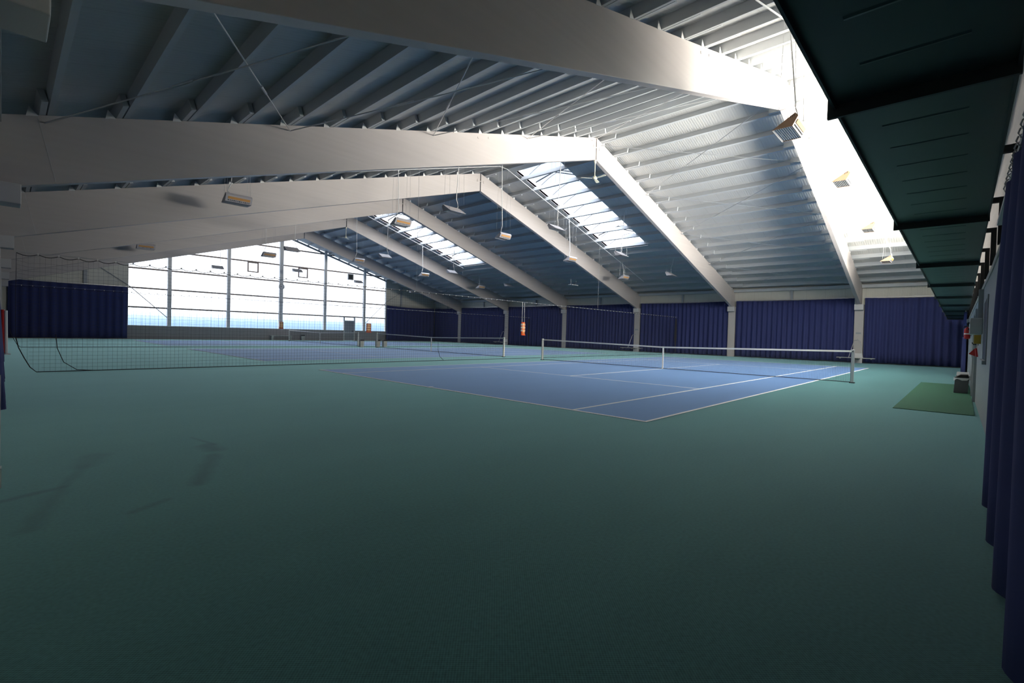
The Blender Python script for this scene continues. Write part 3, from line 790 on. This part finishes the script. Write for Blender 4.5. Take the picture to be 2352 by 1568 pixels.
# ------------------------------------------------------------------ hanging lamps, conduits, fans
def make_lamp(endmat, conduit):
    t = thing('hanging_lamp', 'x', 'lamp', (0, 0, 0), 0)
    L = 0.40
    prof = [(0.20, 0.0), (-0.20, 0.0), (-0.31, 0.20), (-0.25, 0.28), (-0.17, 0.27)]
    # open-bottomed wedge housing with the beam side toward +y
    mb = MB()
    pr = [(0.20, 0.0), (-0.20, 0.0), (-0.31, 0.20), (-0.25, 0.28)]
    for i in (1, 2, 3):
        a, b = pr[i], pr[(i + 1) % 4]
        mb.poly([(-L, a[0], a[1]), (L, a[0], a[1]), (L, b[0], b[1]), (-L, b[0], b[1])])
    o = mb.build('housing', M['lilac'], t); so = o.modifiers.new('thick', 'SOLIDIFY'); so.thickness = 0.012
    for sx in (-1, 1):
        MB().extr([(sx * (L + 0.001), p[0], p[1]) for p in pr], (sx * 0.012, 0, 0)).build('end_panel', endmat, t)
    # slots in the end near the rear top
    for sx in (-1, 1):
        mb = MB()
        for q in range(3): mb.cbox(sx * (L + 0.014), -0.16 - 0.035 * q, 0.225 + 0.012 * q - 0.02, 0.004, 0.012, 0.05)
        mb.build('vent_slots', M['dark'], t)
    g = MB().box(-L + 0.01, L - 0.01, -0.18, 0.18, 0.012, 0.02)
    g.build('grille', M['reflector'], t)
    mb = MB()
    for q in range(9):
        y = -0.17 + q * 0.0425; mb.box(-L + 0.01, L - 0.01, y - 0.003, y + 0.003, 0.0, 0.012)
    mb.build('louvre', M['steel'], t)
    # sticker and vent holes on the sloping back
    def back(u): return (-0.20 - 0.11 * u, 0.20 * u)
    a, b = back(0.42), back(0.78)
    n = Vector((0, -0.20, -0.11)).normalized() * 0.008
    MB().extr([(-L + 0.06, a[0] + n.y, a[1] + n.z), (L - 0.06, a[0] + n.y, a[1] + n.z), (L - 0.06, b[0] + n.y, b[1] + n.z), (-L + 0.06, b[0] + n.y, b[1] + n.z)], (0, n.y, n.z)).build('amber_strip', M['amber'], t)
    mb = MB()
    for q in range(12):
        x = -L + 0.08 + q * 0.058; p = back(0.2)
        mb.cbox(x, p[0] - 0.009, p[1], 0.02 if q % 3 else 0.035, 0.01, 0.03)
    mb.build('vent_holes', M['dark'], t)
    return t
def finish_lamp(t, x, y, z, label, face, group, hose=True):
    t.location = (x, y, z); t.rotation_euler = (0, 0, 0 if face > 0 else PI)
    tag(t, label, 'lamp', group)
    up = under(x) - z - 0.02
    sgn = 1 if face > 0 else -1
    for cx in (-0.36, 0.36):
        for cy in (-0.24, 0.10):
            MB().tube([(cx, cy, 0.27 if cy < 0 else 0.06), (cx * 0.98, cy * 0.6 - 0.03, up + (0.3 if 0 else -0.08 - SL * 0.36 * 0))], 0.0045, 4).build('chain', M['steel'], t)
    if hose:
        MB().tube([(-0.28, -0.27, 0.24), (-0.36, -0.26, 0.33), (-0.30, -0.22, 0.46), (-0.22, -0.20, 0.62), (-0.2, -0.1, up * 0.6), (-0.15, 0.0, up - 0.13)], 0.017, 6).build('power_cable', M['white'], t)
LX = [-1.15, 5.45, 11.95, 18.1, 24.75]; LZ = [5.50, 5.95, 6.42, 5.98, 5.52]
rows = [('row beside the near gable', -0.40, 1, (1, 2, 3, 4), 'tan'),
        ('row over the nearest court, left of the first skylight row', 11.2, -1, (1, 2, 3, 4), 'lilac'),
        ('row beyond the divider net of the middle court', 15.0, 1, (0, 1, 2, 3, 4), 'lilac'),
        ('row', 26.6, -1, (1, 2, 3, 4), 'lilac'), ('row', 30.5, 1, (0, 1, 2, 3, 4), 'lilac'), ('row', 41.4, -1, (1, 2, 3, 4), 'lilac')]
rowl = ['closest to the near gable wall', 'near side of first divider net', 'far side of first divider net',
        'near side of second divider net', 'far side of second divider net', 'in the last row before the far glazing']
posl = ['leftmost', 'left of centre', 'under the ridge', 'right of centre', 'rightmost']
for r, (nm, y, face, idx, em) in enumerate(rows):
    base = make_lamp(M[em], True)
    first = True
    todo = []
    for q in idx:
        if first: t = base; first = False
        else: t = copy_tree(base)
        todo.append((t, q))
    for t, q in todo:
        finish_lamp(t, LX[q], y, LZ[q], 'wedge-shaped lamp on chains, %s, %s' % (posl[q], rowl[r]), face, 'hanging court lamps')
# conduits
def conduit(y, xa, xb, label):
    t = thing('conduit', label, 'pipe', (RX, y, 0), 0, 'lamp conduits')
    pts = [(x - RX, 0, btop(x) - 0.06) for x in (xa, min(RX, max(xa, RX - 0.1)))]
    if xa < RX: pts = [(xa - RX, 0, btop(xa) - 0.06), (-0.35, 0, btop(RX) - 0.10), (0.25, 0, btop(RX) - 0.10)]
    else: pts = [(xa - RX, 0, btop(xa) - 0.06)]
    pts.append((xb - RX, 0, btop(xb) - 0.06))
    MB().tube(pts, 0.018, 6).build('pipe', M['white'], t)
    for q in range(1, 5):
        x = LX[q]
        if xa < x < xb: MB().cbox(x - 0.15 - RX, 0, btop(x) - 0.09, 0.06, 0.06, 0.1).build('junction', M['white'], t)
conduit(15.0, 0.5, 27.9, 'thin white conduit following both roof slopes above the middle court')
conduit(30.5, 12.6, 22.6, 'thin white conduit on the right slope beyond the second skylight')
conduit(-0.4, 3.0, 22.0, 'thin white conduit overhead beside the near gable')

for k, (y, nmf) in enumerate(((FY[1] + 0.05, 'second'), (FY[4] + 0.05, 'fifth'))):
    t = thing('ceiling_fan', 'cream ceiling fan hanging at the ridge of the %s roof beam' % nmf, 'fan', (RX, y, 8.50), 0.4 * k, 'ceiling fans')
    MB().lathe([(0.02, 0.70), (0.055, 0.72), (0.06, 0.84), (0.02, 0.86)], sides=14).build('canopy_cup', M['cream_fan'], t, smooth=True)
    MB().tube([(0, 0, 0.1), (0, 0, 0.75)], 0.016, 10).build('down_rod', M['cream_fan'], t)
    MB().lathe([(0.03, 0.14), (0.06, 0.10), (0.11, 0.05), (0.12, 0.0), (0.06, -0.03), (0.01, -0.035)], sides=18).build('motor', M['cream_fan'], t, smooth=True)
    for q in range(3):
        a = 2 * PI * q / 3 + 0.35
        mb = MB(); c, s_ = math.cos(a), math.sin(a)
        def P(u, v, z): return (u * c - v * s_, u * s_ + v * c, z)
        mb.extr([P(0.1, -0.025, 0.01), P(0.22, -0.06, 0.016), P(0.62, -0.075, 0.016), P(0.66, -0.03, 0.012), P(0.66, 0.05, 0.0), P(0.62, 0.075, -0.004), P(0.22, 0.06, 0.0), P(0.1, 0.025, 0.005)], (0, 0, 0.006))
        mb.build('blade', M['cream_fan'], t)

t = thing('ceiling_luminaire', 'flat white panel luminaire near the right eave beyond the third beam', 'lamp', (24.9, 19.6, 5.30))
MB().box(-0.45, 0.45, -0.16, 0.16, 0, 0.05).build('housing', M['white'], t, bevel=0.01)
for dx in (-0.35, 0.35): MB().tube([(dx, 0, 0.05), (dx, 0, under(24.9) - 5.30 - 0.03 - SL * dx)], 0.006, 4).build('rod', M['steel'], t)

# ------------------------------------------------------------------ scoreboards, clock
for k, (x, y, z, hang, lab) in enumerate(((11.79, 13.15, 1.20, True, 'bright orange scoreboard hanging between the nearest and middle courts'),
                                    (11.90, 28.62, 1.05, True, 'dull red scoreboard hanging between the middle and farthest courts'),
                                    (11.93, YB - 0.34, 1.12, False, 'small dark red scoreboard on the sill at the central mullion'))):
    t = thing('scoreboard', lab, 'scoreboard', (x, y, z), 0.35 if k == 0 else 0.0, 'scoreboards')
    bm = M['orange'] if k == 0 else M['cardr']
    MB().box(-0.19, 0.19, -0.03, 0.03, 0.0, 0.68).build('board', bm, t, bevel=0.006)
    for j in range(3):
        for i in range(2):
            MB().box(-0.125 + i * 0.13, -0.005 + i * 0.13, -0.042, -0.031, 0.50 - 0.165 * j, 0.63 - 0.165 * j).build('number_card', M['card'], t)
    MB().box(-0.12, 0.12, -0.040, -0.031, 0.09, 0.14).build('name_strip', M['amber'], t)
    for sx in (-1, 1):
        for j in range(3): MB().box(sx * 0.185 - 0.012, sx * 0.185 + 0.012, -0.045, 0.045, 0.20 + 0.15 * j, 0.30 + 0.15 * j).build('side_tab', M['band'], t)
    MB().extr([(-0.22, -0.06, 0.0), (0.22, -0.06, 0.0), (0.19, -0.03, 0.06), (-0.19, -0.03, 0.06)], (0, 0.03, 0)).build('card_tray', bm, t)
    if hang:
        for sx in (-0.15, 0.15): MB().tube([(sx, 0, 0.68), (sx, 0, 2.90 - z)], 0.005, 4).build('string', M['steel'], t)
    else:
        MB().box(-0.05, 0.05, 0.03, 0.10, 0.0, 0.6).build('backing', M['dark'], t)
t = thing('wall_clock', 'round white clock on the central gable mullion', 'clock', (11.93, YB - 0.23, 5.22))
MB().tube([(0, 0, 0), (0, -0.07, 0)], 0.27, 24).build('clock_case', M['grey'], t)
MB().tube([(0, -0.071, 0), (0, -0.078, 0)], 0.235, 24).build('dial', M['white'], t)
MB().cbox(-0.06, -0.083, 0.02, 0.15, 0.006, 0.028).build('hour_hand', M['black'], t)
MB().cbox(-0.08, -0.088, 0.0, 0.19, 0.004, 0.018).build('minute_hand', M['black'], t)

# ------------------------------------------------------------------ swing benches on the right columns
for k, i in enumerate((0, 2, 4)):
    y = FY[i] + TH / 2
    t = thing('plank_bench', 'long pale plank bench held by a bent tube on the %s right column' % whichb[i], 'bench', (30.25, y, 0), 0, 'benches on the right columns')
    MB().box(-0.62, -0.30, -0.98, 0.98, 0.32, 0.36).build('seat', M['plank'], t, bevel=0.006)
    for yy in (-0.8, 0.8): MB().box(-0.58, -0.34, yy - 0.03, yy + 0.03, 0.27, 0.32).build('batten', M['grey'], t)
    MB().box(-0.34, 0.30, -0.14, 0.14, 0.25, 0.31).build('wall_arm', M['grey'], t)
    pts = []
    for q in range(13):
        a = PI * q / 12
        pts.append((0.0 - 0.1, -0.17 * math.cos(a), 1.33 + 0.13 * math.sin(a)))
    pts = [(-0.40, -0.36, 0.36)] + pts + [(-0.40, 0.36, 0.36)]
    MB().tube(pts, 0.02, 6).build('support_tube', M['steel'], t)
    MB().tube([(-0.10, 0, 1.46), (0.20, 0, 1.50)], 0.012, 6).build('hook', M['grey'], t)

# ------------------------------------------------------------------ bins and bench by the far wall
def make_bin(label, x, y, rz=0.0, group='grey litter bins'):
    t = thing('litter_bin', label, 'bin', (x, y, 0), rz, group)
    mb = MB()
    mb.extr([(-0.13, -0.11, 0), (0.13, -0.11, 0), (0.15, -0.13, 0.45), (-0.15, -0.13, 0.45)], (0, 0.24, 0))
    mb.build('bin_body', M['binb'] if 'liner' in label else M['plank'], t, bevel=0.01)
    MB().extr([(-0.16, -0.14, 0.45), (0.16, -0.14, 0.45), (0.14, -0.10, 0.56), (-0.14, -0.10, 0.56)], (0, 0.25, 0)).build('swing_lid', M['black'], t, bevel=0.015)
    return t
make_bin('small grey bin under the far net post, behind the divider net', 11.05, 28.10)
make_bin('small grey bin at the foot of the middle net post', 12.46, 28.25)
make_bin('grey bin with black lid, right of the middle net post', 12.95, 28.10)
make_bin('grey bin standing against the far low wall', 14.05, 44.95)
t = thing('far_bench', 'low pale bench against the far low wall', 'bench', (11.95, 44.9, 0))
MB().box(-1.0, 1.0, -0.17, 0.17, 0.42, 0.47).build('seat', M['plank'], t)
for dx in (-0.85, 0.85): MB().box(dx - 0.07, dx + 0.07, -0.15, 0.15, 0, 0.42).build('leg', M['plank'], t)

# ------------------------------------------------------------------ things along the near wall
t = thing('floor_mat', 'green ribbed mat on the floor by the near wall', 'mat', (10.1, -3.06, 0))
MB().box(-4.55, 4.60, -0.58, 0.60, 0.001, 0.012).build('pile', M['matg'], t)
t = thing('litter_bin', 'grey bin with black lid and white liner by the mat', 'bin', (11.1, -3.45, 0.012))
MB().extr([(-0.17, -0.13, 0), (0.17, -0.13, 0), (0.20, -0.15, 0.40), (-0.20, -0.15, 0.40)], (0, 0.28, 0)).build('bin_body', M['binb'], t, bevel=0.012)
mb = MB(); ring = []
for q in range(24):
    a = 2 * PI * q / 24
    ring.append((0.215 * math.copysign(abs(math.cos(a)) ** 0.4, math.cos(a)), -0.01 + 0.165 * math.copysign(abs(math.sin(a)) ** 0.4, math.sin(a))))
lo = [0.36 + 0.025 * math.sin(q * 1.9) - (0.05 if 3 < q < 9 else 0) for q in range(24)]
for q in range(24):
    r2 = (q + 1) % 24
    mb.poly([(ring[q][0] * 1.03, ring[q][1] * 1.03, lo[q]), (ring[r2][0] * 1.03, ring[r2][1] * 1.03, lo[r2]), (ring[r2][0], ring[r2][1], 0.41), (ring[q][0], ring[q][1], 0.41)])
mb.build('bin_liner', M['bag'], t)
MB().extr([(-0.2, -0.15, 0.41), (-0.2, 0.14, 0.41), (-0.2, 0.02, 0.50), (-0.2, -0.13, 0.50)], (0.4, 0, 0)).build('swing_lid', M['black'], t, bevel=0.012)
t = thing('bench', 'low grey bench by the near wall behind the bin', 'bench', (13.2, -3.48, 0.0))
MB().box(-1.3, 1.3, -0.14, 0.14, 0.40, 0.44).build('seat', M['officew'], t)
for dx in (-1.15, 1.15): MB().box(dx - 0.05, dx + 0.05, -0.12, 0.12, 0.012, 0.40).build('leg', M['grey'], t)
t = thing('electrical_box', 'pale grey electrical cabinet on the near wall', 'electrical cabinet', (6.0, ny(6), 1.50))
MB().box(-0.22, 0.22, 0.0, 0.18, 0.0, 0.31).build('cabinet_body', M['corbel'], t, bevel=0.02)
for z in (0.08, 0.2): MB().box(-0.23, -0.2, 0.182, 0.20, z, z + 0.03).build('latch', M['black'], t)
t = thing('cable_duct', 'dark vertical cable duct above the electrical cabinet', 'duct', (6.0, ny(6), 1.815))
MB().box(-0.06, 0.06, 0.0, 0.07, 0.0, 0.54).build('duct', M['grey'], t)
t = thing('notice_sign', 'yellow notice below the electrical cabinet', 'sign', (6.6, ny(6.6), 1.33))
MB().box(-0.16, 0.16, 0.0, 0.10, 0.0, 0.18).build('sign_plate', M['yellow'], t)
t = thing('warning_sign', 'small red-edged sign on the near wall behind the cabinet', 'sign', (8.0, ny(8), 1.86))
MB().box(-0.12, 0.12, 0.0, 0.02, 0.0, 0.14).build('sign_plate', M['red'], t)
MB().box(-0.09, 0.09, 0.02, 0.024, 0.03, 0.11).build('sign_face', M['officew'], t)
t = thing('hanging_scoop', 'red scoop hanging on a white cord from the near wall', 'scoop', (7.4, ny(7.4), 1.06))
MB().extr([(-0.12, 0.01, 0.0), (0.12, 0.01, 0.0), (0.14, 0.13, 0.05), (0.08, 0.03, 0.18), (-0.08, 0.03, 0.18)], (0, 0.03, 0)).build('scoop', M['red'], t, bevel=0.01)
MB().tube([(0, 0.03, 0.18), (0.01, 0.03, 0.36)], 0.008, 5).build('cord', M['white'], t)
t = thing('coat_hook', 'black hook on the near wall above the red scoop', 'hook', (7.9, ny(7.9), 1.32))
MB().tube([(0, 0, 0), (0, 0.08, 0), (0, 0.10, 0.04)], 0.012, 6).build('hook', M['black'], t)
MB().cbox(0, 0.006, 0, 0.12, 0.012, 0.04).build('hook_plate', M['black'], t)
t = thing('notice_board', 'tall narrow white notice frame on the near wall', 'notice frame', (12.8, ny(12.8), 0.95))
MB().box(-0.35, 0.35, 0.0, 0.03, 0.0, 1.05).build('frame', M['white'], t)
MB().box(-0.31, 0.31, 0.03, 0.034, 0.04, 1.01).build('sheet', M['officew'], t)
t = thing('fire_extinguisher', 'red fire extinguisher hanging on the near wall', 'fire extinguisher', (14.6, -3.54, 1.50))
MB().lathe([(0.02, 0.0), (0.075, 0.01), (0.08, 0.05), (0.08, 0.30), (0.06, 0.35), (0.025, 0.37), (0.025, 0.39)], sides=18).build('cylinder', M['red'], t, smooth=True)
MB().lathe([(0.081, 0.15), (0.0812, 0.152), (0.0812, 0.185), (0.081, 0.187)], sides=18).build('paper_label', M['band'], t, smooth=True)
MB().cbox(0, 0.02, 0.41, 0.03, 0.12, 0.03).build('lever', M['black'], t)
MB().tube([(0, 0.05, 0.39), (0.02, 0.12, 0.34), (0.02, 0.11, 0.15), (0, 0.09, 0.06)], 0.011, 6).build('hose', M['black'], t)
MB().box(-0.04, 0.04, -0.11, -0.08, 0.1, 0.4).build('wall_mount', M['grey'], t)
t = thing('wall_spotlight', 'small pale spotlight above the fire extinguisher', 'light', (14.0, ny(14), 2.0))
MB().box(-0.05, 0.05, 0.0, 0.14, 0.0, 0.12).build('lamp_body', M['officew'], t, bevel=0.01)

# ------------------------------------------------------------------ left edge
t = thing('leaning_pole', 'red and white striped pole at the left wall curtain', 'pole', (-6.60, 22.2, 0))
MB().tube([(-0.05, 0, 0.05), (-0.07, 0, 1.65)], 0.05, 10).build('red_tube', M['red'], t)
MB().tube([(0.03, -0.02, 0.05), (0.01, -0.02, 1.62)], 0.045, 10).build('white_tube', M['white'], t)
MB().lathe([(0.15, 0.0), (0.15, 0.03), (0.05, 0.06)], sides=16).build('foot', M['steel'], t)
t = thing('net_post_spare', 'white post standing at the left edge by the nearest column', 'post', (-6.672, 1.93, 0))
MB().box(-0.03, 0.003, -0.03, 0.03, 0.02, 0.86).build('post', M['white'], t)
MB().box(-0.04, 0.010, -0.05, 0.05, 0.0, 0.15).build('post_foot', M['white'], t)
